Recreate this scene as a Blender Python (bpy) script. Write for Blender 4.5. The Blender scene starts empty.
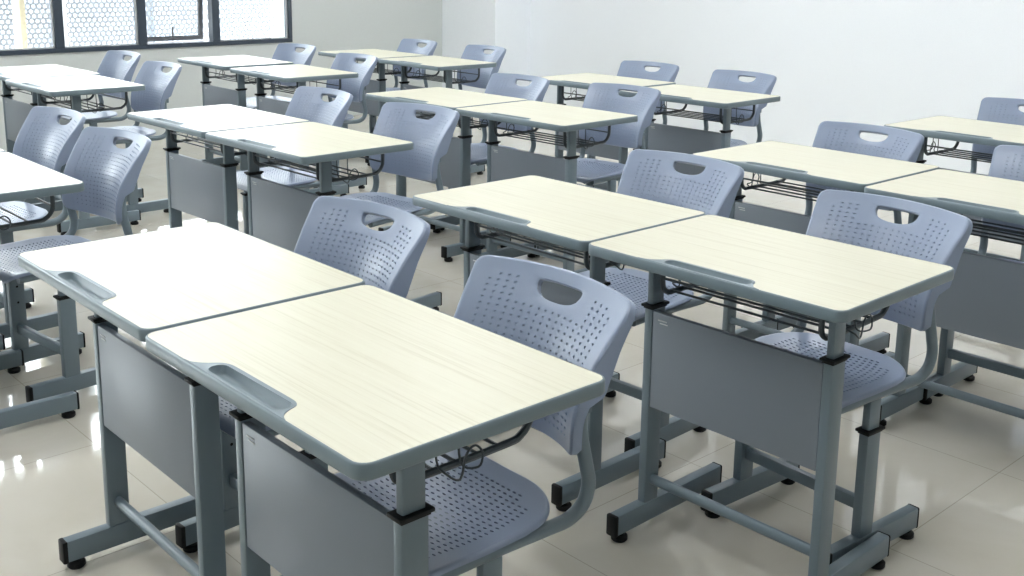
import bpy, bmesh, math, random
from mathutils import Vector, Matrix
from mathutils.geometry import tessellate_polygon
random.seed(4)
PI = math.pi
scn = bpy.context.scene
COL = scn.collection

# ------------------------------------------------------------------ materials
def srgb(r, g, b):
    f = lambda c: (c/255/12.92) if c/255 <= .04045 else ((c/255+.055)/1.055)**2.4
    return (f(r), f(g), f(b), 1)

def mat(name, col, rough=.5, metal=0, coat=0, bump=0, bscale=200, spec=.5):
    m = bpy.data.materials.new(name); m.use_nodes = True
    nt = m.node_tree; b = nt.nodes['Principled BSDF']
    b.inputs['Base Color'].default_value = col
    b.inputs['Roughness'].default_value = rough
    b.inputs['Metallic'].default_value = metal
    b.inputs['Coat Weight'].default_value = coat
    b.inputs['Coat Roughness'].default_value = .12
    b.inputs['Specular IOR Level'].default_value = spec
    tc = nt.nodes.new('ShaderNodeTexCoord')
    n = nt.nodes.new('ShaderNodeTexNoise'); n.inputs['Scale'].default_value = bscale
    nt.links.new(tc.outputs['Object'], n.inputs['Vector'])
    if bump:
        bp = nt.nodes.new('ShaderNodeBump'); bp.inputs['Strength'].default_value = bump
        bp.inputs['Distance'].default_value = .001
        nt.links.new(n.outputs['Fac'], bp.inputs['Height']); nt.links.new(bp.outputs['Normal'], b.inputs['Normal'])
    # faint mottling of the surface colour
    mx = nt.nodes.new('ShaderNodeMix'); mx.data_type = 'RGBA'
    mx.inputs[6].default_value = [c*.96 for c in col[:3]]+[1]; mx.inputs[7].default_value = [min(1, c*1.04) for c in col[:3]]+[1]
    nt.links.new(n.outputs['Fac'], mx.inputs[0]); nt.links.new(mx.outputs[2], b.inputs['Base Color'])
    return m

M = {}
M['plastic'] = mat('chair_plastic', srgb(134, 146, 168), .33, bump=.06, bscale=900)
M['rim'] = mat('rim_plastic', srgb(112, 127, 135), .38, bump=.06, bscale=900)
M['steel'] = mat('powder_coated_steel', srgb(108, 122, 131), .34, bump=.05, bscale=1200)
M['panel'] = mat('panel_steel', srgb(122, 130, 140), .40, bump=.05, bscale=1200)
M['black'] = mat('black_plastic', srgb(14, 15, 16), .55, spec=.25)
M['wire'] = mat('wire_steel', srgb(62, 70, 75), .35)
M['wall'] = mat('wall_paint', srgb(243, 247, 252), .75, bump=.05, bscale=150)
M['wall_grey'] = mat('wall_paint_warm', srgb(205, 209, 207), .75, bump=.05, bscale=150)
M['ceil'] = mat('ceiling_paint', srgb(240, 240, 238), .8)
M['frame'] = mat('anthracite_aluminium', srgb(58, 68, 80), .35)
M['sash'] = mat('grey_aluminium', srgb(105, 105, 108), .35)
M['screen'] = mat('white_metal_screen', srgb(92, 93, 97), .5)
M['cream'] = mat('cream_render', srgb(150, 140, 118), .7)
M['ext'] = mat('pale_render', srgb(108, 115, 125), .8)
M['seal'] = mat('white_sealant', srgb(190, 192, 194), .6)
M['paving'] = mat('concrete_paving', srgb(190, 188, 182), .8, bscale=4)

def laminate():
    m = bpy.data.materials.new('pale_wood_laminate'); m.use_nodes = True
    nt = m.node_tree; b = nt.nodes['Principled BSDF']; L = nt.links
    tc = nt.nodes.new('ShaderNodeTexCoord'); mp = nt.nodes.new('ShaderNodeMapping'); oi = nt.nodes.new('ShaderNodeObjectInfo')
    mp.inputs['Scale'].default_value = (2.6, 150, 1)
    mr = nt.nodes.new('ShaderNodeMath'); mr.operation = 'MULTIPLY'; mr.inputs[1].default_value = 40
    L.new(oi.outputs['Random'], mr.inputs[0]); L.new(mr.outputs[0], mp.inputs['Location'])
    L.new(tc.outputs['Object'], mp.inputs['Vector'])
    n = nt.nodes.new('ShaderNodeTexNoise'); n.inputs['Scale'].default_value = 1; n.inputs['Detail'].default_value = 5
    n.inputs['Roughness'].default_value = .65; n.inputs['Distortion'].default_value = .35
    L.new(mp.outputs[0], n.inputs['Vector'])
    cr = nt.nodes.new('ShaderNodeValToRGB'); e = cr.color_ramp.elements
    e[0].position = .34; e[0].color = srgb(197, 192, 170)
    e[1].position = .46; e[1].color = srgb(207, 203, 183)
    x = cr.color_ramp.elements.new(.7); x.color = srgb(211, 208, 189)
    L.new(n.outputs['Fac'], cr.inputs[0]); L.new(cr.outputs[0], b.inputs['Base Color'])
    b.inputs['Roughness'].default_value = .34; b.inputs['Specular IOR Level'].default_value = .42
    return m
M['laminate'] = laminate()

def floor_mat():
    m = bpy.data.materials.new('polished_beige_tiles'); m.use_nodes = True
    nt = m.node_tree; b = nt.nodes['Principled BSDF']; L = nt.links
    tc = nt.nodes.new('ShaderNodeTexCoord')
    mp = nt.nodes.new('ShaderNodeMapping'); mp.inputs['Location'].default_value = (1.035, -2.64, 0)
    L.new(tc.outputs['Object'], mp.inputs['Vector'])
    br = nt.nodes.new('ShaderNodeTexBrick'); br.offset = 0; br.squash = 1
    br.inputs['Scale'].default_value = 1; br.inputs['Brick Width'].default_value = .548; br.inputs['Row Height'].default_value = .548
    br.inputs['Mortar Size'].default_value = .0014; br.inputs['Mortar Smooth'].default_value = .2
    br.inputs['Color1'].default_value = srgb(206, 201, 190); br.inputs['Color2'].default_value = srgb(203, 198, 187)
    br.inputs['Mortar'].default_value = srgb(176, 170, 158)
    L.new(mp.outputs[0], br.inputs['Vector'])
    n = nt.nodes.new('ShaderNodeTexNoise'); n.inputs['Scale'].default_value = 3.2; n.inputs['Detail'].default_value = 4; n.inputs['Distortion'].default_value = 1.0
    L.new(mp.outputs[0], n.inputs['Vector'])
    mx = nt.nodes.new('ShaderNodeMix'); mx.data_type = 'RGBA'; mx.blend_type = 'MULTIPLY'
    cr = nt.nodes.new('ShaderNodeValToRGB'); e = cr.color_ramp.elements
    e[0].position = .35; e[0].color = (.93, .92, .89, 1); e[1].position = .65; e[1].color = (1, 1, 1, 1)
    L.new(n.outputs['Fac'], cr.inputs[0]); mx.inputs[0].default_value = 1
    L.new(br.outputs['Color'], mx.inputs[6]); L.new(cr.outputs[0], mx.inputs[7])
    L.new(mx.outputs[2], b.inputs['Base Color'])
    b.inputs['Roughness'].default_value = .045; b.inputs['Specular IOR Level'].default_value = 1.0
    bp = nt.nodes.new('ShaderNodeBump'); bp.inputs['Strength'].default_value = .25; bp.inputs['Distance'].default_value = .001; bp.invert = True
    L.new(br.outputs['Fac'], bp.inputs['Height']); L.new(bp.outputs[0], b.inputs['Normal'])
    return m
M['floor'] = floor_mat()

def glass_mat():
    m = bpy.data.materials.new('window_glass'); m.use_nodes = True
    nt = m.node_tree; nt.nodes.remove(nt.nodes['Principled BSDF']); out = nt.nodes['Material Output']
    t = nt.nodes.new('ShaderNodeBsdfTransparent'); t.inputs[0].default_value = (.95, .97, .97, 1)
    g = nt.nodes.new('ShaderNodeBsdfGlossy'); g.inputs['Roughness'].default_value = .02
    f = nt.nodes.new('ShaderNodeFresnel'); f.inputs[0].default_value = 1.45
    mx = nt.nodes.new('ShaderNodeMixShader')
    nt.links.new(f.outputs[0], mx.inputs[0]); nt.links.new(t.outputs[0], mx.inputs[1]); nt.links.new(g.outputs[0], mx.inputs[2])
    nt.links.new(mx.outputs[0], out.inputs[0])
    return m
M['glass'] = glass_mat()

def emis(name, col, s):
    m = bpy.data.materials.new(name); m.use_nodes = True
    b = m.node_tree.nodes['Principled BSDF']
    b.inputs['Base Color'].default_value = (.9, .9, .9, 1)
    b.inputs['Emission Color'].default_value = col; b.inputs['Emission Strength'].default_value = s
    return m
M['lamp'] = emis('lamp_diffuser', (.94, .97, 1, 1), 15.5)

# ------------------------------------------------------------------ mesh helpers
class MB:
    """collects vertices and faces and links them as one mesh object"""
    def __init__(s): s.v = []; s.f = []
    def add(s, vs, fs):
        o = len(s.v); s.v += [tuple(p) for p in vs]; s.f += [tuple(i+o for i in f) for f in fs]
    def box(s, x0, x1, y0, y1, z0, z1, bev=0.0, seg=2):
        bm = bmesh.new(); bmesh.ops.create_cube(bm, size=1)
        for v in bm.verts:
            v.co = Vector((x0+(v.co.x+.5)*(x1-x0), y0+(v.co.y+.5)*(y1-y0), z0+(v.co.z+.5)*(z1-z0)))
        if bev: bmesh.ops.bevel(bm, geom=list(bm.edges), offset=bev, segments=seg, affect='EDGES', profile=.5)
        s.bm(bm)
    def bm(s, bm):
        bm.verts.index_update()
        s.add([v.co[:] for v in bm.verts], [[v.index for v in f.verts] for f in bm.faces]); bm.free()
    def tube(s, pts, r, n=10, smooth=4, closed=False, sx=1.0):
        P = [Vector(p) for p in pts]
        if smooth and len(P) > 2:
            Q = []; N = len(P)
            for i in range(N if closed else N-1):
                a = P[(i-1) % N] if closed or i else P[0]; b = P[i]; c = P[(i+1) % N]
                d = P[(i+2) % N] if closed or i+2 < N else P[-1]
                for k in range(smooth):
                    t = k/smooth
                    Q.append(.5*((2*b)+(c-a)*t+(2*a-5*b+4*c-d)*t*t+(3*b-a-3*c+d)*t**3))
            if not closed: Q.append(P[-1])
            P = Q
        N = len(P); T = []
        for i in range(N):
            a = P[i-1] if (i or closed) else P[0]; b = P[(i+1) % N] if (i+1 < N or closed) else P[-1]
            T.append((b-a).normalized())
        up = Vector((0, 0, 1)) if abs(T[0].z) < .9 else Vector((1, 0, 0))
        u = T[0].cross(up).normalized(); vs = []; fs = []
        for i in range(N):
            u = (u-T[i]*u.dot(T[i])).normalized(); w = T[i].cross(u)
            for k in range(n):
                a = 2*PI*k/n; vs.append(P[i]+u*math.cos(a)*r*sx+w*math.sin(a)*r)
        for i in range(N if closed else N-1):
            j = (i+1) % N
            for k in range(n): fs.append((i*n+k, i*n+(k+1) % n, j*n+(k+1) % n, j*n+k))
        if not closed: fs.append(tuple(range(n))[::-1]); fs.append(tuple((N-1)*n+k for k in range(n)))
        s.add(vs, fs)
    def lathe(s, prof, c, n=20):
        vs = []; fs = []
        for r, z in prof:
            for k in range(n): vs.append((c[0]+r*math.cos(2*PI*k/n), c[1]+r*math.sin(2*PI*k/n), c[2]+z))
        m = len(prof)
        for i in range(m-1):
            for k in range(n): fs.append((i*n+k, i*n+(k+1) % n, (i+1)*n+(k+1) % n, (i+1)*n+k))
        fs.append(tuple(range(n))[::-1]); fs.append(tuple((m-1)*n+k for k in range(n)))
        s.add(vs, fs)
    def build(s, name, m, parent=None, smooth=True, angle=35):
        me = bpy.data.meshes.new(name); me.from_pydata(s.v, [], s.f)
        bm = bmesh.new(); bm.from_mesh(me)
        bmesh.ops.remove_doubles(bm, verts=bm.verts, dist=1e-6)
        bmesh.ops.recalc_face_normals(bm, faces=bm.faces); bm.to_mesh(me); bm.free()
        if smooth:
            me.shade_smooth(); me.set_sharp_from_angle(angle=math.radians(angle))
        me.materials.append(m)
        o = bpy.data.objects.new(name, me); COL.objects.link(o)
        if parent is not None: o.parent = parent
        return o

def tag(o, label=None, cat=None, group=None, kind=None):
    if label: o['label'] = label
    if cat: o['category'] = cat
    if group: o['group'] = group
    if kind: o['kind'] = kind
    return o
def thing(name, loc, rz=0):
    o = bpy.data.objects.new(name, None); COL.objects.link(o); o.location = loc; o.rotation_euler = (0, 0, rz)
    o.empty_display_size = .1
    return o
def struct(mb, name, m, smooth=False):
    return tag(mb.build(name, m, smooth=smooth), kind='structure')
kids = {}
def copy_tree(o, parent=None):
    c = o.copy(); COL.objects.link(c)
    if parent is not None: c.parent = parent
    for ch in kids_of(o): copy_tree(ch, c)
    return c
def kids_of(o):
    return kids.setdefault(o.name, list(o.children))

# ------------------------------------------------------------------ school desk  (origin: floor, middle of the front edge; +y towards the sitter)
HT = .667; DW = .611; DD = .435
def rrect(x0, x1, y0, y1, r, n=6):
    pts = []
    for cx, cy, a0 in ((x1-r, y0+r, -PI/2), (x1-r, y1-r, 0), (x0+r, y1-r, PI/2), (x0+r, y0+r, PI)):
        for k in range(n+1):
            a = a0+PI/2*k/n; pts.append((cx+r*math.cos(a), cy+r*math.sin(a)))
    return pts
def smooth_poly(pts, n=6):
    out = []
    for i in range(len(pts)-1):
        a = pts[max(0, i-1)]; b = pts[i]; c = pts[i+1]; d = pts[min(len(pts)-1, i+2)]
        for k in range(n):
            t = k/n
            out.append(tuple(.5*((2*b[j])+(c[j]-a[j])*t+(2*a[j]-5*b[j]+4*c[j]-d[j])*t*t+(3*b[j]-a[j]-3*c[j]+d[j])*t**3) for j in (0, 1)))
    out.append(pts[-1]); return out

def capped(mb, loops):
    """skin consecutive loops (lists of (x,y,z)) of equal length"""
    n = len(loops[0]); vs = [p for l in loops for p in l]; fs = []
    for i in range(len(loops)-1):
        for k in range(n): fs.append((i*n+k, i*n+(k+1) % n, (i+1)*n+(k+1) % n, (i+1)*n+k))
    mb.add(vs, fs)
def fill(mb, loops):
    flat = [Vector(p) for l in loops for p in l]
    tris = tessellate_polygon([[Vector(p) for p in l] for l in loops])
    mb.add([p[:] for p in flat], tris)

def desk_outline(inset): return rrect(-DW/2+inset, DW/2-inset, inset, DD-inset, .024-inset)
# writing surface outline with the bay for the pencil tray cut into its front edge
bay = [(-.158, .0035), (-.140, .007), (-.122, .020), (-.108, .037), (-.092, .0445), (-.070, .046), (0, .046), (.070, .046), (.090, .0445), (.100, .038), (.106, .024), (.116, .010), (.132, .0035)]
bay = smooth_poly(bay, 4)
def surf_outline(g, cut=True):
    i = .0035+g; pts = rrect(-DW/2+i, DW/2-i, i, DD-i, .0205-g)
    if not cut: return pts
    # pts start on the front edge at right side; the front edge closes between last and first
    return pts + [(x, max(y, .0035)+g) for x, y in bay]

def make_desk():
    root = thing('school_desk', (0, 0, 0))
    zt, zb = HT, HT-.0235
    mb = MB()
    o0 = desk_outline(0); o1 = desk_outline(.0012); o2 = desk_outline(.0026); o3 = desk_outline(.004)
    ring = lambda o, z: [(x, y, z) for x, y in o]
    capped(mb, [ring(o3, zb), ring(o1, zb+.001), ring(o0, zb+.003), ring(o0, zt-.003), ring(o1, zt-.001), ring(o2, zt)])
    s0 = ring(surf_outline(0, False), zt)
    # tray hole kept out of the rim: the tray is a part of its own
    tray = rrect(-.150, .128, .0035, .0455, .004)
    fill(mb, [ring(o2, zt), s0])
    capped(mb, [s0, ring(surf_outline(0, False), zt-.004)])
    fill(mb, [ring(o3, zb)])
    top = mb.build('tabletop', M['rim'], root, angle=50)
    mb = MB(); s1 = surf_outline(.0004)
    capped(mb, [ring(s1, zt-.004), ring(s1, zt-.0003)]); fill(mb, [ring(s1, zt-.0003)]); fill(mb, [ring(s1, zt-.004)])
    ws = mb.build('writing_surface', M['laminate'], top, smooth=False)
    ws['label'] = 'pale cream wood-grain laminate writing surface'
    return root, top
# The bay area of the rim is covered by the moulded tray, a shell standing 1 mm proud with a sunken groove
def make_tray(top):
    zt = HT; mb = MB()
    outer = [(x, y) for x, y in bay]; outer = outer[::1]
    outl = [(-.158, .0030)] + [(x, y-.0002) for x, y in bay] + [(.132, .0030)]
    # pit: rounded slot
    def slot(x0, x1, y0, y1, n=10):
        r = (y1-y0)/2; cy = (y0+y1)/2; p = []
        for k in range(n+1):
            a = -PI/2+PI*k/n; p.append((x1-r+r*math.cos(a), cy+r*math.sin(a)))
        for k in range(n+1):
            a = PI/2+PI*k/n; p.append((x0+r+r*math.cos(a), cy+r*math.sin(a)))
        return p
    A = slot(-.104, .103, .0062, .0395); B = slot(-.102, .101, .0080, .0378); C = slot(-.098, .097, .0110, .0345); D = slot(-.094, .093, .0145, .0310)
    r3 = lambda o, z: [(x, y, z) for x, y in o]
    zu = zt+.0006
    fill(mb, [r3(outl, zu), r3(A, zu)])
    capped(mb, [r3(A, zu), r3(B, zu+.0006), r3(C, zt-.010), r3(D, zt-.0125)]); fill(mb, [r3(D, zt-.0125)])
    capped(mb, [r3(outl, zu), r3(outl, zt-.0045)])
    t = mb.build('pencil_tray', M['rim'], top, angle=40); t['label'] = 'moulded pencil groove along the front edge'
    return t

def foot(mb_root, x, y0, y1, parent):
    b = MB(); b.box(x-.0135, x+.0135, y0+.006, y1-.003, .019, .067, .004)
    fb = b.build('foot_bar', M['steel'], parent)
    for (ya, yb) in ((y0, y0+.012), (y1-.008, y1)):
        c = MB(); c.box(x-.0145, x+.0145, ya, yb, .0175, .0675, .004); c.build('end_cap', M['black'], fb)
    for yp in (y0+.030, y1-.028):
        c = MB(); c.lathe([(.016, .0), (.0185, .003), (.0185, .011), (.015, .014), (.012, .0145), (.012, .024)], (x, yp, 0)); c.build('foot_pad', M['black'], fb)
    return fb
def post(name, xc, yc, z0, zc, z1, parent, lw=.0125, ld=.023):
    b = MB(); b.box(xc-lw, xc+lw, yc-ld, yc+ld, z0, zc, .0035)
    leg = b.build(name, M['steel'], parent)
    b = MB(); b.box(xc-lw+.0028, xc+lw-.0028, yc-ld+.0035, yc+ld-.0035, zc-.02, z1, .003)
    b.build('inner_post', M['steel'], leg)
    b = MB(); b.box(xc-lw-.0055, xc+lw+.0055, yc-ld-.0065, yc+ld+.0065, zc-.001, zc+.0055, .002)
    b.box(xc-lw-.0015, xc+lw+.0015, yc-ld-.002, yc+ld+.002, zc-.005, zc+.001, .0005); b.build('collar', M['black'], leg)
    return leg

def build_desk():
    root, top = make_desk(); make_tray(top)
    px, py = .2185, .139
    for s in (-1, 1):
        post('leg', s*px, py, .062, .524, HT-.0235, root, .0108, .023)
        foot(None, s*px, .016, .402, root)
        b = MB(); b.box(s*.218-.008, s*.218+.008, .168, .375, HT-.034, HT-.0238, .002); b.build('support_rail', M['steel'], root)
    b = MB(); b.tube([(-px+.008, py, .118), (px-.008, py, .118)], .0125, 16, 0, sx=.75); b.build('crossbar', M['steel'], root)
    b = MB(); b.box(-.2070, .2070, .1180, .1325, .2965, .5160, .0018)
    mp = b.build('modesty_panel', M['panel'], root); mp['label'] = 'smooth grey sheet-metal modesty panel'
    b = MB(); b.box(-.192, -.168, .1168, .1182, .4985, .5015, .0005); b.box(-.187, -.166, .1168, .1182, .4925, .4950, .0005); b.build('panel_clip', M['seal'], mp)
    b = MB()
    zr = HT-.024; zf = .5555; xs = .192
    for s in (-1, 1):
        b.tube([(s*xs, .128, zr), (s*xs, .128, .600), (s*xs, .130, .572), (s*xs, .144, .5585), (s*xs, .170, zf), (s*xs, .330, zf), (s*xs, .362, .561), (s*xs, .380, .580), (s*xs, .383, .605), (s*xs, .383, zr)], .0060, 8, 4)
    for y in (.155, .195, .235, .275, .315): b.tube([(-xs, y, zf+.004), (xs, y, zf+.004)], .0028, 6, 0)
    b.tube([(-xs, .128, .592), (xs, .128, .592)], .0030, 6, 0); b.tube([(-xs, .383, .592), (xs, .383, .592)], .0030, 6, 0)
    bk = b.build('wire_basket', M['wire'], root); bk['label'] = 'dark wire book basket under the top'
    for s in (-1, 1):
        b = MB(); x = s*.200; X = s*.222
        b.tube([(x, .195, zr), (x, .197, .575), (X, .200, .560), (X, .222, .548), (X, .232, .580), (X, .248, .590), (X, .262, .575), (X, .255, .556), (x, .240, .560), (x, .236, zr)], .0018, 6, 5)
        b.build('bag_hook', M['wire'], bk)
    return root

# ------------------------------------------------------------------ school chair  (origin: floor under the back's top corners; sitter faces -y)
def interp(tab, t):
    if t <= tab[0][0]: return tab[0][1:]
    for a, b, i in zip(tab, tab[1:], range(99)):
        if t <= b[0]:
            k = (t-a[0])/(b[0]-a[0])
            p0 = tab[max(0, i-1)]; p3 = tab[min(len(tab)-1, i+2)]
            out = []
            for j in range(1, len(a)):
                m1 = (b[j]-p0[j])/(b[0]-p0[0])*(b[0]-a[0]); m2 = (p3[j]-a[j])/(p3[0]-a[0])*(b[0]-a[0])
                out.append((2*k**3-3*k*k+1)*a[j]+(k**3-2*k*k+k)*m1+(-2*k**3+3*k*k)*b[j]+(k**3-k*k)*m2)
            return out
    return tab[-1][1:]

def perforated(name, S, xlim, us, vs, hole, grip, thick, flange, m, parent, blind=False):
    """S(x, t)->Vector: surface over half-width fraction and length; us: x fractions -1..1, vs: lengths;
    hole(i,j)-> (w,h) or None for cell i,j; grip: (i0,i1,j0,j1,outline fn) block of cells replaced by the hand slot"""
    mb = MB()
    def P(u, t, off):
        x = u*xlim(t); p = S(x, t); e = 1e-4
        n = (S(x+e, t)-p).cross(S(x, t+e)-p).normalized()
        return p-n*off if n.z*NS[0]+n.y*NS[1] > 0 else p+n*off
    nu, nv = len(us)-1, len(vs)-1
    for side, off in ((0, 0.0), (1, thick)):
        cache = {}
        def g(i, j):
            if (i, j) not in cache: cache[(i, j)] = P(us[i], vs[j], off)
            return cache[(i, j)]
        for i in range(nu):
            for j in range(nv):
                if grip and grip[0] <= i < grip[1] and grip[2] <= j < grip[3]: continue
                h = hole(i, j) if not (blind and side) else None
                if not h: mb.add([g(i, j), g(i+1, j), g(i+1, j+1), g(i, j+1)], [(0, 1, 2, 3)]); continue
                u0, u1, v0, v1 = us[i], us[i+1], vs[j], vs[j+1]
                uc, vc = (u0+u1)/2, (v0+v1)/2; xl = xlim(vc); w = h[0]/2/xl; hh = h[1]/2
                ring_o = [(u1, vc), (u1, v1), (uc, v1), (u0, v1), (u0, vc), (u0, v0), (uc, v0), (u1, v0)]
                c7 = .62
                ring_i = [(uc+w, vc), (uc+w*.72, vc+hh*c7), (uc, vc+hh), (uc-w*.72, vc+hh*c7), (uc-w, vc), (uc-w*.72, vc-hh*c7), (uc, vc-hh), (uc+w*.72, vc-hh*c7)]
                a = [P(u, v, off) for u, v in ring_o]; b = [P(u, v, off) for u, v in ring_i]
                mb.add(a+b, [(k, (k+1) % 8, 8+(k+1) % 8, 8+k) for k in range(8)])
                if side == 0:
                    d = [P(u, v, thick*.38 if blind else thick) for u, v in ring_i]
                    mb.add(b+d, [(k, (k+1) % 8, 8+(k+1) % 8, 8+k) for k in range(8)])
                    if blind: mb.add(d, [tuple(range(8))])
        if grip:
            i0, i1, j0, j1, fn = grip
            blk = [(i, j0) for i in range(i0, i1)]+[(i1, j) for j in range(j0, j1)]+[(i, j1) for i in range(i1, i0, -1)]+[(i0, j) for j in range(j1, j0, -1)]
            n = len(blk)
            bo = [(us[i], vs[j]) for i, j in blk]
            bi = [fn(u, v) for u, v in bo]
            mid = [((a[0]*.35+b[0]*.65), (a[1]*.35+b[1]*.65)) for a, b in zip(bo, bi)]
            A = [P(u, v, off) for u, v in bo]; Mi = [P(u, v, off) for u, v in mid]
            sgn = .0015 if side == 0 else -.0015
            B = [P(u, v, off+sgn) for u, v in bi]
            mb.add(A+Mi, [(k, (k+1) % n, n+(k+1) % n, n+k) for k in range(n)])
            mb.add(Mi+B, [(k, (k+1) % n, n+(k+1) % n, n+k) for k in range(n)])
            if side == 0: lipf = B
            else:
                W1 = [P(u, v, .013) for u, v in bi]; W2 = [P(u*1.05, v+(.0012 if v > sum(q[1] for q in bi)/n else -.0012), .013) for u, v in bi]
                for a_, b_ in ((lipf, W1), (W1, W2), (W2, A)): mb.add(a_+b_, [(k, (k+1) % n, n+(k+1) % n, n+k) for k in range(n)])
    # perimeter: rounded edge, flange, return to the rear skin
    per = [(us[i], vs[0]) for i in range(nu)]+[(1, vs[j]) for j in range(nv)]+[(us[i], vs[nv]) for i in range(nu, 0, -1)]+[(-1, vs[j]) for j in range(nv, 0, -1)]
    n = len(per)
    front = [P(u, v, 0) for u, v in per]; back = [P(u, v, thick) for u, v in per]
    cen = sum((p for p in front), Vector())/n
    out = []
    for k in range(n):
        tg = (front[(k+1) % n]-front[k-1]).normalized(); nn = (front[k]-back[k]).normalized()
        o = tg.cross(nn).normalized()
        if o.dot(front[k]-cen) < 0: o = -o
        out.append((o, nn))
    L = [front]
    for (do, dn) in ((.0022, .0012), (.0040, .0040)):
        L.append([front[k]+out[k][0]*do-out[k][1]*dn for k in range(n)])
    fl = [flange(*per[k]) for k in range(n)]
    L.append([front[k]+out[k][0]*.0042-out[k][1]*fl[k] for k in range(n)])
    L.append([front[k]+out[k][0]*.0005-out[k][1]*(fl[k]+.0006) for k in range(n)])
    L.append([back[k]+out[k][0]*.0002 for k in range(n)]); L.append(back)
    for a, b in zip(L, L[1:]): mb.add(a+b, [(k, (k+1) % n, n+(k+1) % n, n+k) for k in range(n)])
    return mb.build(name, m, parent, angle=30)
NS = [0, -1]

BACK = [(0, .0030, .7220), (.026, -.0110, .7000), (.076, -.0410, .6600), (.124, -.0670, .6200), (.147, -.0775, .6000), (.178, -.0880, .5700), (.209, -.0940, .5400), (.239, -.0960, .5100), (.266, -.0950, .4840)]
BL = .266
HWT = [(0, .190), (.026, .186), (.076, .178), (.124, .171), (.178, .164), (.209, .161), (.266, .160)]
def back_S(x, t):
    f = x/interp(HWT, t)[0]; y, z = interp(BACK, t); k = t/BL
    c = .044+.010*k; q = 1-min(1.2, f*f)
    arch = .003*(1-k)**3-.016*k**3
    return Vector((x, y+c*q, z+arch*q))
def back_xlim(t):
    r = .018; hw = interp(HWT, t)[0]
    d = t if t < r else (BL-t if BL-t < r else r)
    return hw-r+math.sqrt(max(0, r*r-(r-d)**2))
def make_back(root):
    nc, nr = 18, 19
    us = [-1, -.97, -.93, -.89]+[-.85+1.70*i/nc for i in range(nc+1)]+[.89, .93, .97, 1]
    vs = [0, .0012, .004, .009, .017]+[.023+.0118*j for j in range(nr+1)]+[.2535, .259, .263, .265, BL]
    i0, i1 = 4, 4+nc; j0, j1 = 5, 5+nr
    gi0, gi1, gj0, gj1 = 4+5, 4+13, 4, 5+4
    def hole(i, j):
        if not (i0 <= i < i1 and j0 <= j < j1): return None
        u = abs((us[i]+us[i+1])/2)
        if gi0-1 <= i < gi1+1 and j < gj1: return None
        if j-j0 < 1 and u > .74: return None
        w = .0084 if .22 < u < .62 else (.0052 if u <= .22 else .0068)
        return (w, .0042 if u < .5 else .0050)
    vt, vb = .0235, .062
    uc = 0; gw = .054/.186
    def fn(u, v):
        # D-shaped slot: flat top, bowed bottom
        a = (u-0)/((us[gi1]-us[gi0])/2); b = (v-vs[gj0])/(vs[gj1]-vs[gj0])*2-1
        ang = math.atan2(b, a); ca, sa = math.cos(ang), math.sin(ang)
        m_ = 1/max(abs(ca)**7+abs(sa)**7, 1e-9)**(1/7) if sa < 0 else 1/max(abs(ca)**2.3+abs(sa)**2.3, 1e-9)**(1/2.3)
        yy = sa*m_; y0 = .031
        return (ca*m_*gw, y0+yy*(.0085 if sa < 0 else .0265))
    FLT = [(0, .012), (.06, .024), (.12, .036), (.155, .038), (.175, .022), (.266, .018)]; t_ = lambda v: v
    def fl(u, v):
        k = v/BL; side = abs(u) > .97
        base = interp(FLT, t_(v))[0]
        return base if side else (.013 if k < .5 else .010)
    o = perforated('backrest', back_S, back_xlim, us, vs, hole, (gi0, gi1, gj0, gj1, fn), .0055, fl, M['plastic'], root, True)
    return o
SL = .337
SEAT = [(0, -.094, .4050), (.03, -.124, .4020), (.09, -.184, .3990), (.18, -.274, .3970), (.25, -.344, .3980), (.295, -.388, .3970), (.320, -.412, .3920), (.337, -.426, .3800)]
def seat_S(x, t):
    f = min(1.0, abs(x)/.178); y, z = interp(SEAT, t); k = t/SL
    dish = .013*(1-f**3)*math.sin(PI*min(1, max(0, k*1.05)))
    return Vector((x, y+.006*0, z-dish+.004*f*f*(1-k)))
def seat_xlim(t):
    b = .110; hw = .171
    if t < b: return .058+(hw-.058)*math.sqrt(max(0, 1-((b-t)/b)**2.3))
    r = .035; d = SL-t if SL-t < r else r
    return hw-r+math.sqrt(max(0, r*r-(r-d)**2))+.002
def make_seat(root):
    nc, nr = 17, 25
    us = [-1, -.965, -.92, -.87]+[-.81+1.62*i/nc for i in range(nc+1)]+[.87, .92, .965, 1]
    vs = [0, .0012, .004, .009, .016, .024]+[.032+.0112*j for j in range(nr+1)]+[.318, .325, .330, .334, .336, SL]
    def hole(i, j):
        if not (4 <= i < 4+nc and 6 <= j < 6+nr): return None
        u = abs((us[i]+us[i+1])/2)
        if j < 8 and u > .6: return None
        return (.0098, .0042)
    NS[0], NS[1] = 1, 0
    o = perforated('seat', seat_S, seat_xlim, us, vs, hole, None, .0045, lambda u, v: .008, M['plastic'], root)
    NS[0], NS[1] = 0, -1
    return o
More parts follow.
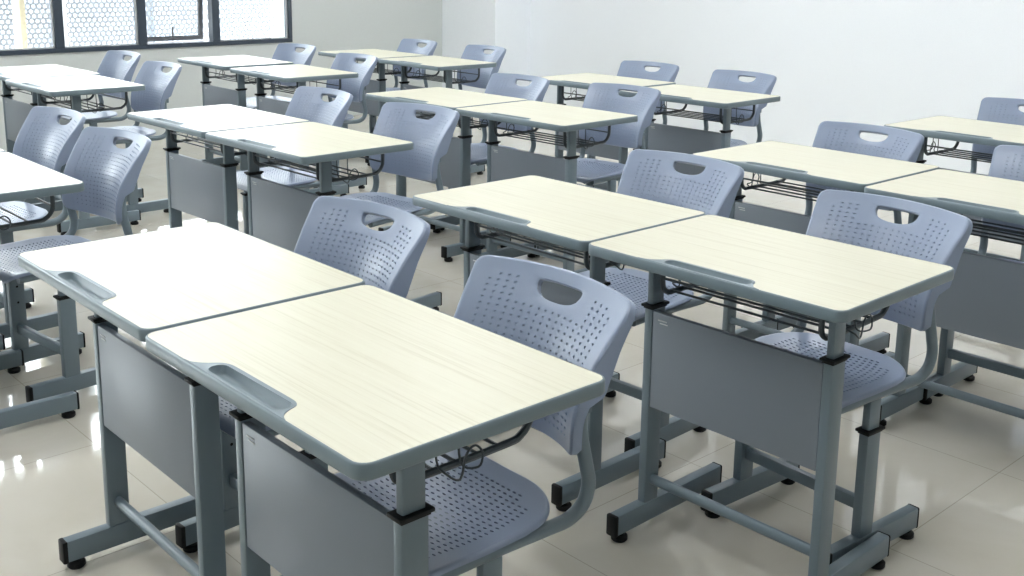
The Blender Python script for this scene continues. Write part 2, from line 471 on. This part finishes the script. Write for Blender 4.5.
def build_chair():
    root = thing('school_chair', (0, 0, 0))
    make_back(root); make_seat(root)
    for s in (-1, 1):
        b = MB()
        b.tube([(s*.150, -.046, .605), (s*.153, -.062, .580), (s*.158, -.072, .545), (s*.164, -.074, .510), (s*.168, -.066, .465), (s*.169, -.060, .430), (s*.168, -.070, .398), (s*.166, -.100, .380), (s*.164, -.145, .378), (s*.163, -.22, .380), (s*.163, -.30, .381), (s*.162, -.392, .379)], .0118, 14, 5)
        b.build('side_tube', M['steel'], root)
        b = MB(); b.box(s*.152-.010, s*.152+.010, -.066, -.048, .545, .598, .003); b.build('back_bracket', M['steel'], root)
        lg = post('leg', s*.162, -.262, .062, .303, .372, root, .0118, .023)
        for zz in (.335, .265, .215):
            b = MB(); n_ = 12; xi = s*(.162-.0118-.0003) if zz < .303 else s*(.162-.0088-.0003)
            ring_ = [(xi, -.262+.0036*math.cos(2*PI*k/n_), zz+.0036*math.sin(2*PI*k/n_)) for k in range(n_)]
            b.add(ring_+[(xi+s*.002, p_[1], p_[2]) for p_ in ring_], [tuple(range(n_)), tuple(range(n_, 2*n_))[::-1]]+[(k, (k+1) % n_, n_+(k+1) % n_, n_+k) for k in range(n_)])
            b.build('adjustment_hole', M['black'], lg)
        foot(None, s*.162, -.392, -.060, root)
    b = MB(); b.box(-.162, .162, -.292, -.232, .368, .384, .003); b.box(-.162, .162, -.385, -.367, .372, .386, .003); b.box(-.162, .162, -.150, -.132, .370, .382, .003); b.build('seat_frame', M['steel'], root)
    b = MB(); b.box(-.152, .152, -.271, -.253, .118, .146, .003); b.build('crossbar', M['steel'], root)
    return root

# ------------------------------------------------------------------ placements
R = math.radians
DESKS = [  # front-left corner x, y, angle, label
 (-2.213, .691, -.4, 'left-foreground desk, cream top, pencil groove on its left corner, foot bar nearest the lower left'),
 (-1.594, .677, -.4, 'largest and nearest desk at the bottom of the photo, cream wood-grain top and grey rim'),
 (-2.149, 1.629, .4, 'desk in the centre of the photo, joined to the left of the right-foreground desk'),
 (-1.533, 1.626, .4, 'right-foreground desk, whole grey front panel and both legs showing on the glossy floor'),
 (-2.086, 2.674, -.5, 'cream-topped desk right of centre, directly behind the right-foreground pair, its left half'),
 (-1.468, 2.633, -.5, 'desk cut off by the right edge, its wide grey panel down the right side'),
 (-2.028, 3.746, -1.4, 'rearmost desk at the right edge, up against the white back wall'),
 (-4.035, .640, 0, 'desk mostly cut off by the left edge, left neighbour of the white desk corner there'),
 (-3.418, .637, 0, 'white desk at the left edge, only its right rear corner in view before two chairs'),
 (-4.009, 1.692, 1.1, 'bright white desk left of centre, left half of the second pair in the middle column'),
 (-3.387, 1.695, 1.1, 'desk left of centre behind the left-foreground desk, cream on its right half, grey panel below'),
 (-3.974, 2.762, 1.4, 'cream desk in the middle distance, left of a pair, partly hidden by a chair back'),
 (-3.351, 2.763, 1.4, 'cream desk in the middle distance, right of its pair, wire basket and front legs visible'),
 (-4.022, 3.820, 1.0, 'far desk before the white wall, left half of the last pair in the middle column'),
 (-3.378, 3.770, 1.0, 'far desk before the white wall, right half of the last pair, free right corner'),
 (-6.062, 1.755, -.1, 'sunlit white desk at the upper left edge under the window, left of its pair'),
 (-5.431, 1.711, -.1, 'sunlit white desk at the upper left, right of its pair, open wire basket below'),
 (-6.028, 2.867, -1.1, 'white-looking desk below the right end of the window, left half of the pair'),
 (-5.326, 2.829, -1.1, 'desk below the right end of the window, right half of pair, cream towards its right'),
 (-5.976, 3.796, -1.3, 'farthest desk, in the corner by the pillar, left half of the pair'),
 (-5.340, 3.808, -1.3, 'far desk in the corner by the pillar, right half of the pair, creamy top'),
]
CHAIRS = [  # x, y, angle, label
 (-1.890, 1.316, 3.0, 'grey-blue chair behind the left-foreground desk, left of the two nearest chair backs'),
 (-1.271, 1.255, -1.2, 'nearest grey-blue chair, large perforated back and seat behind the lowest desk'),
 (-1.858, 2.352, 1.5, 'chair behind the centre desk, back against the grey panel of the row behind'),
 (-1.192, 2.265, -4.3, 'chair of the right-foreground desk, seat visible under the desk and curved side tube at right'),
 (-1.832, 3.295, -2.5, 'chair right of centre, its hand slot showing white wall, behind the third-row desk'),
 (-1.215, 3.285, 0, 'chair back cut off by the right edge, the nearer of the two there'),
 (-1.793, 4.460, -1, 'chair back cut off by the right edge, the farther one by the back wall'),
 (-3.800, 1.357, 4.3, 'left of two tilted chair backs at the left edge, above the white desk corner'),
 (-3.219, 1.317, 5.9, 'right of two tilted chair backs at the left edge, its side tubes curving down'),
 (-3.781, 2.423, 1.5, 'chair left of centre behind the white-looking desk of the second pair, small back'),
 (-3.141, 2.424, 7.0, 'chair above centre-left with its whole perforated back visible right of a cream desk corner'),
 (-3.715, 3.455, 0, 'chair in the middle distance, bright right wing, left of the pair at photo centre'),
 (-3.140, 3.540, 3.4, 'mid-distance chair whose whole back shows beyond the free corner of a cream desk'),
 (-3.806, 4.490, 2.0, 'small chair before the white wall, left of the last pair in the middle column'),
 (-3.190, 4.482, -3.0, 'small chair before the white wall, right of the last pair, back legs dark'),
 (-5.945, 2.510, 2.3, 'white-lit chair under the window, farther left of the two at upper left'),
 (-5.220, 2.400, 1.5, 'white-lit chair under the window, right of the two at upper left, full back seen'),
 (-5.898, 3.594, 4.0, 'small chair just right below the window end, behind the left desk'),
 (-5.085, 3.483, 0, 'chair right of the window end, bright back and curved tube above the floor'),
 (-5.793, 4.468, -1.4, 'smallest chair back in front of the grey wall left of the pillar'),
 (-5.145, 4.492, -2.0, 'small chair in front of the corner pillar, dark lower back showing below the desk'),
]
dproto = build_desk(); cproto = build_chair()
for i, (x, y, a, lab) in enumerate(DESKS):
    o = dproto if i == 0 else copy_tree(dproto)
    a = R(a); o.location = (x+.3*math.cos(a), y+.3*math.sin(a), 0); o.rotation_euler = (0, 0, a)
    tag(o, lab, 'desk', 'school desks standing in pairs')
for i, (x, y, a, lab) in enumerate(CHAIRS):
    o = cproto if i == 0 else copy_tree(cproto)
    o.location = (x, y, 0); o.rotation_euler = (0, 0, R(a))
    tag(o, lab, 'chair', 'grey-blue school chairs behind the desks')

# ------------------------------------------------------------------ the room
WX = -7.33; BY = 6.30; RX = 4.2; FY = -4.2; CZ = 2.95
b = MB(); b.box(WX-.25, RX+.2, FY-.2, BY+.2, -.08, 0); struct(b, 'floor', M['floor'])
b = MB(); b.box(WX-.25, RX+.2, FY-.2, BY+.2, CZ, CZ+.1); struct(b, 'ceiling', M['ceil'])
b = MB(); b.box(WX-.25, RX+.2, BY, BY+.2, 0, CZ); struct(b, 'wall_back', M['wall'])
b = MB(); b.box(RX, RX+.2, FY, BY, 0, CZ); struct(b, 'wall_right', M['wall'])
b = MB(); b.box(WX-.25, RX+.2, FY-.2, FY, 0, CZ); struct(b, 'wall_front', M['wall'])
WZ0, WZ1 = .617, 2.32
wins = [(.52, 4.432), (-2.95, -.15)]
b = MB()
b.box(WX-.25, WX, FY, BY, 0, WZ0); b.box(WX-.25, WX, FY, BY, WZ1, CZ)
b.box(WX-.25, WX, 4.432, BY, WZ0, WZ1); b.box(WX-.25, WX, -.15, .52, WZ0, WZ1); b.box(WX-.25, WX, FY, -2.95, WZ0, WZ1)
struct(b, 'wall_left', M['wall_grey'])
b = MB(); b.box(WX, -6.645, 5.91, BY, 0, CZ, .002); struct(b, 'wall_pillar', M['wall'])

def window(idx, y0, y1, ms, opener):
    f = MB(); xi = WX+.012; xo = WX-.055; t = .030
    f.box(xo, xi, y0, y1, WZ0, WZ0+t, .002); f.box(xo, xi, y0, y1, WZ1-t, WZ1, .002)
    f.box(xo, xi, y0, y0+t, WZ0+t, WZ1-t, .002); f.box(xo, xi, y1-t, y1, WZ0+t, WZ1-t, .002)
    for m in ms: f.box(xo, xi, m-.029, m+.029, WZ0+t, WZ1-t, .002)
    fr = struct(f, 'window_%d' % idx, M['frame'])
    edges = [y0+t-.029]+ms+[y1-t+.029]
    for k in range(len(edges)-1):
        a, c = edges[k]+.029, edges[k+1]-.029
        if k in opener:
            # awning sash hinged at the top, pushed out
            s = thing('window_sash', (WX-.035, (a+c)/2, WZ1-t), 0)
            s.parent = fr
            w = (c-a)/2-.004; hgt = WZ1-WZ0-2*t-.004; q = MB(); st = .030
            q.box(-.018, .014, -w, w, -hgt, -hgt+st, .002); q.box(-.018, .014, -w, w, -st, 0, .002)
            q.box(-.018, .014, -w, -w+st, -hgt+st, -st, .002); q.box(-.018, .014, w-st, w, -hgt+st, -st, .002)
            so = q.build('sash_frame', M['sash'], s)
            g = MB(); g.box(-.004, 0, -w+st, w-st, -hgt+st, -st); g.build('pane', M['glass'], s, smooth=False)
            hd = MB(); hd.box(.014, .030, -.030, .030, -hgt+.004, -hgt+.022, .003); hd.box(.026, .036, -.006, .006, -hgt+.010, -hgt+.105, .003); hd.build('window_handle', M['sash'], s)
            s.rotation_euler = (0, R(4), 0)
        else:
            g = MB(); g.box(WX-.030, WX-.024, a, c, WZ0+t, WZ1-t); g.build('pane', M['glass'], fr, smooth=False)
            bd = MB()   # pale glazing bead
            bd.box(WX-.022, WX-.006, a, c, WZ0+t, WZ0+t+.008); bd.box(WX-.022, WX-.006, c-.008, c, WZ0+t, WZ1-t)
            bd.box(WX-.022, WX-.006, a, a+.008, WZ0+t, WZ1-t); bd.box(WX-.022, WX-.006, a, c, WZ1-t-.008, WZ1-t)
            bd.build('glazing_bead', M['seal'], fr, smooth=False)
    return fr
window(1, .52, 4.432, [1.080, 1.615, 2.140, 2.677, 3.245, 3.800], [5])
window(2, -2.95, -.15, [-2.39, -1.83, -1.27, -.71], [])

# ceiling lamps
k = 0
for lx in (-5.7, -3.3, -1.1):
    for ly in (.2, 2.5, 4.8):
        base = thing('ceiling_light', (lx, ly, CZ))
        f = MB(); f.box(-.13, .13, -.62, .62, -.055, 0, .006); f.build('lamp_housing', M['seal'], base)
        f = MB(); f.box(-.105, .105, -.60, .60, -.066, -.0555, .004); f.build('diffuser', M['lamp'], base)
        col = {-5.7: 'row nearest the windows', -3.3: 'middle row', -1.1: 'row farthest from the windows'}[lx]
        pos = {.2: 'front', 2.5: 'middle', 4.8: 'rear'}[ly]
        tag(base, 'white linear ceiling lamp above the desks, %s one of the %s' % (pos, col), 'ceiling light', 'linear ceiling lamps')

# ------------------------------------------------------------------ outside
SX = -8.62; p = .043; rr = .0150; NH = 12
def screen_panel(ny, nz, y_w, z_h):
    mb = MB(); vs = []; fs = []
    rh = p*.866
    for j in range(nz):
        for i in range(ny):
            cy = (i+.5+(.5 if j % 2 else 0))*p; cz = (j+.5)*rh
            o = len(vs)
            for k in range(NH):
                a = 2*PI*k/NH+PI/6
                q = (k % 2 == 0)
                # hexagon border (corner / mid-edge alternately) and round hole
                rad = p/math.sqrt(3) if q else p/2
                vs.append((0, cy+rad*math.cos(a), cz+rad*math.sin(a)))
            for k in range(NH):
                a = 2*PI*k/NH+PI/6; vs.append((0, cy+rr*math.cos(a), cz+rr*math.sin(a)))
            for k in range(NH): fs.append((o+k, o+(k+1) % NH, o+NH+(k+1) % NH, o+NH+k))
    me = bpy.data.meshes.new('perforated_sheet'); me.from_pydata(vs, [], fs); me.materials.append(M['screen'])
    o = bpy.data.objects.new('perforated_sheet', me)
    md = o.modifiers.new('sheet', 'SOLIDIFY'); md.thickness = .003
    return o
NY, NZ = 28, 62
PW = NY*p+p*.5; PH = NZ*p*.866
sp = thing('perforated_screen', (SX, 0, .25))
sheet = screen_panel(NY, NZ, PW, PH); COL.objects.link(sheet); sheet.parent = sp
fb = MB(); fb.box(-.045, -.005, -.022, .022, -.03, PH+.03); fb.box(-.045, -.005, PW-.022, PW+.022, -.03, PH+.03)
fb.box(-.045, -.005, .022, PW-.022, -.04, .0); fb.box(-.045, -.005, .022, PW-.022, PH, PH+.04); fb.box(-.040, -.012, .022, PW-.022, .995, 1.015)
fb.box(-.040, -.012, PW*.5-.010, PW*.5+.010, .0, .995)
fb.build('screen_frame', M['seal'], sp, smooth=False)
places = ['leftmost', 'second from the left', 'third from the left', 'fourth from the left', 'rightmost']
for k in range(5):
    o = sp if k == 0 else copy_tree(sp)
    o.location = (SX, -.55+k*(PW+.03), .25)
    tag(o, 'white metal screen with round holes standing outside the window, %s panel' % places[k], 'screen', 'perforated screens outside the window')
b = MB(); b.box(-8.38, -8.22, 2.735, 2.775, -1.2, 3.2, .004)
tag(b.build('exterior_column', M['cream']), 'slim cream column outside the leftmost visible window pane', 'column')
b = MB(); b.box(-12.6, -12.4, 1.0, 7.2, -1.2, 1.4)
for y in (1.9, 3.1, 4.5, 5.6): b.box(-12.4, -12.3, y, y+.35, -1.2, 1.5)
b.box(-12.7, -12.25, .9, 7.3, 1.4, 1.5)
tag(b.build('boundary_wall', M['ext'], smooth=False), 'pale wall with piers far outside beyond the perforated screens', 'wall')
b = MB(); b.box(-40, -7.58, -30, 40, -1.3, -1.2); tag(b.build('ground_outside', M['paving'], smooth=False), kind='structure')

# ------------------------------------------------------------------ light
w = bpy.data.worlds.new('sky'); scn.world = w; w.use_nodes = True
bg = w.node_tree.nodes['Background']; bg.inputs[0].default_value = (.93, .97, 1, 1); bg.inputs[1].default_value = 10
for (y0, y1) in wins:
    ld = bpy.data.lights.new('window_portal', 'AREA'); ld.shape = 'RECTANGLE'; ld.size = y1-y0; ld.size_y = WZ1-WZ0; ld.energy = 1
    ld.cycles.is_portal = True
    lo = bpy.data.objects.new('window_portal', ld); COL.objects.link(lo)
    lo.matrix_world = Matrix.Translation((WX-.10, (y0+y1)/2, (WZ0+WZ1)/2)) @ Matrix(((0, 0, -1), (1, 0, 0), (0, -1, 0))).to_4x4() 

# ------------------------------------------------------------------ camera
f_px, yaw, pitch, roll, cyo = 1087.5, R(47.37), R(11.69), R(.73), -102.718
cy_, sy_, cp, sp_ = math.cos(yaw), math.sin(yaw), math.cos(pitch), math.sin(pitch)
F = Vector((-sy_*cp, cy_*cp, -sp_)); Rt = Vector((cy_, sy_, 0)); U = Rt.cross(F)
c_, s_ = math.cos(roll), math.sin(roll)
Rt, U = Rt*c_+U*s_, -Rt*s_+U*c_
cd = bpy.data.cameras.new('camera'); cam = bpy.data.objects.new('camera', cd); COL.objects.link(cam)
cam.matrix_world = Matrix((( Rt.x, U.x, -F.x, 0), (Rt.y, U.y, -F.y, 0), (Rt.z, U.z, -F.z, 1.253), (0, 0, 0, 1)))
cd.sensor_fit = 'HORIZONTAL'; cd.sensor_width = 36; cd.lens = f_px/1024*36; cd.shift_y = cyo/1024
cd.clip_start = .02; cd.clip_end = 200
scn.camera = cam

vs_ = scn.view_settings; scn.display_settings.display_device = 'sRGB'
vs_.view_transform = 'Standard'; vs_.look = 'None'; vs_.gamma = 1; vs_.use_curve_mapping = False; vs_.exposure = 0.93
scn.cycles.use_denoising = True
scn.cycles.max_bounces = 10; scn.cycles.diffuse_bounces = 5; scn.cycles.glossy_bounces = 4; scn.cycles.transparent_max_bounces = 12
scn.cycles.sample_clamp_indirect = 8; scn.cycles.caustics_reflective = False; scn.cycles.caustics_refractive = False
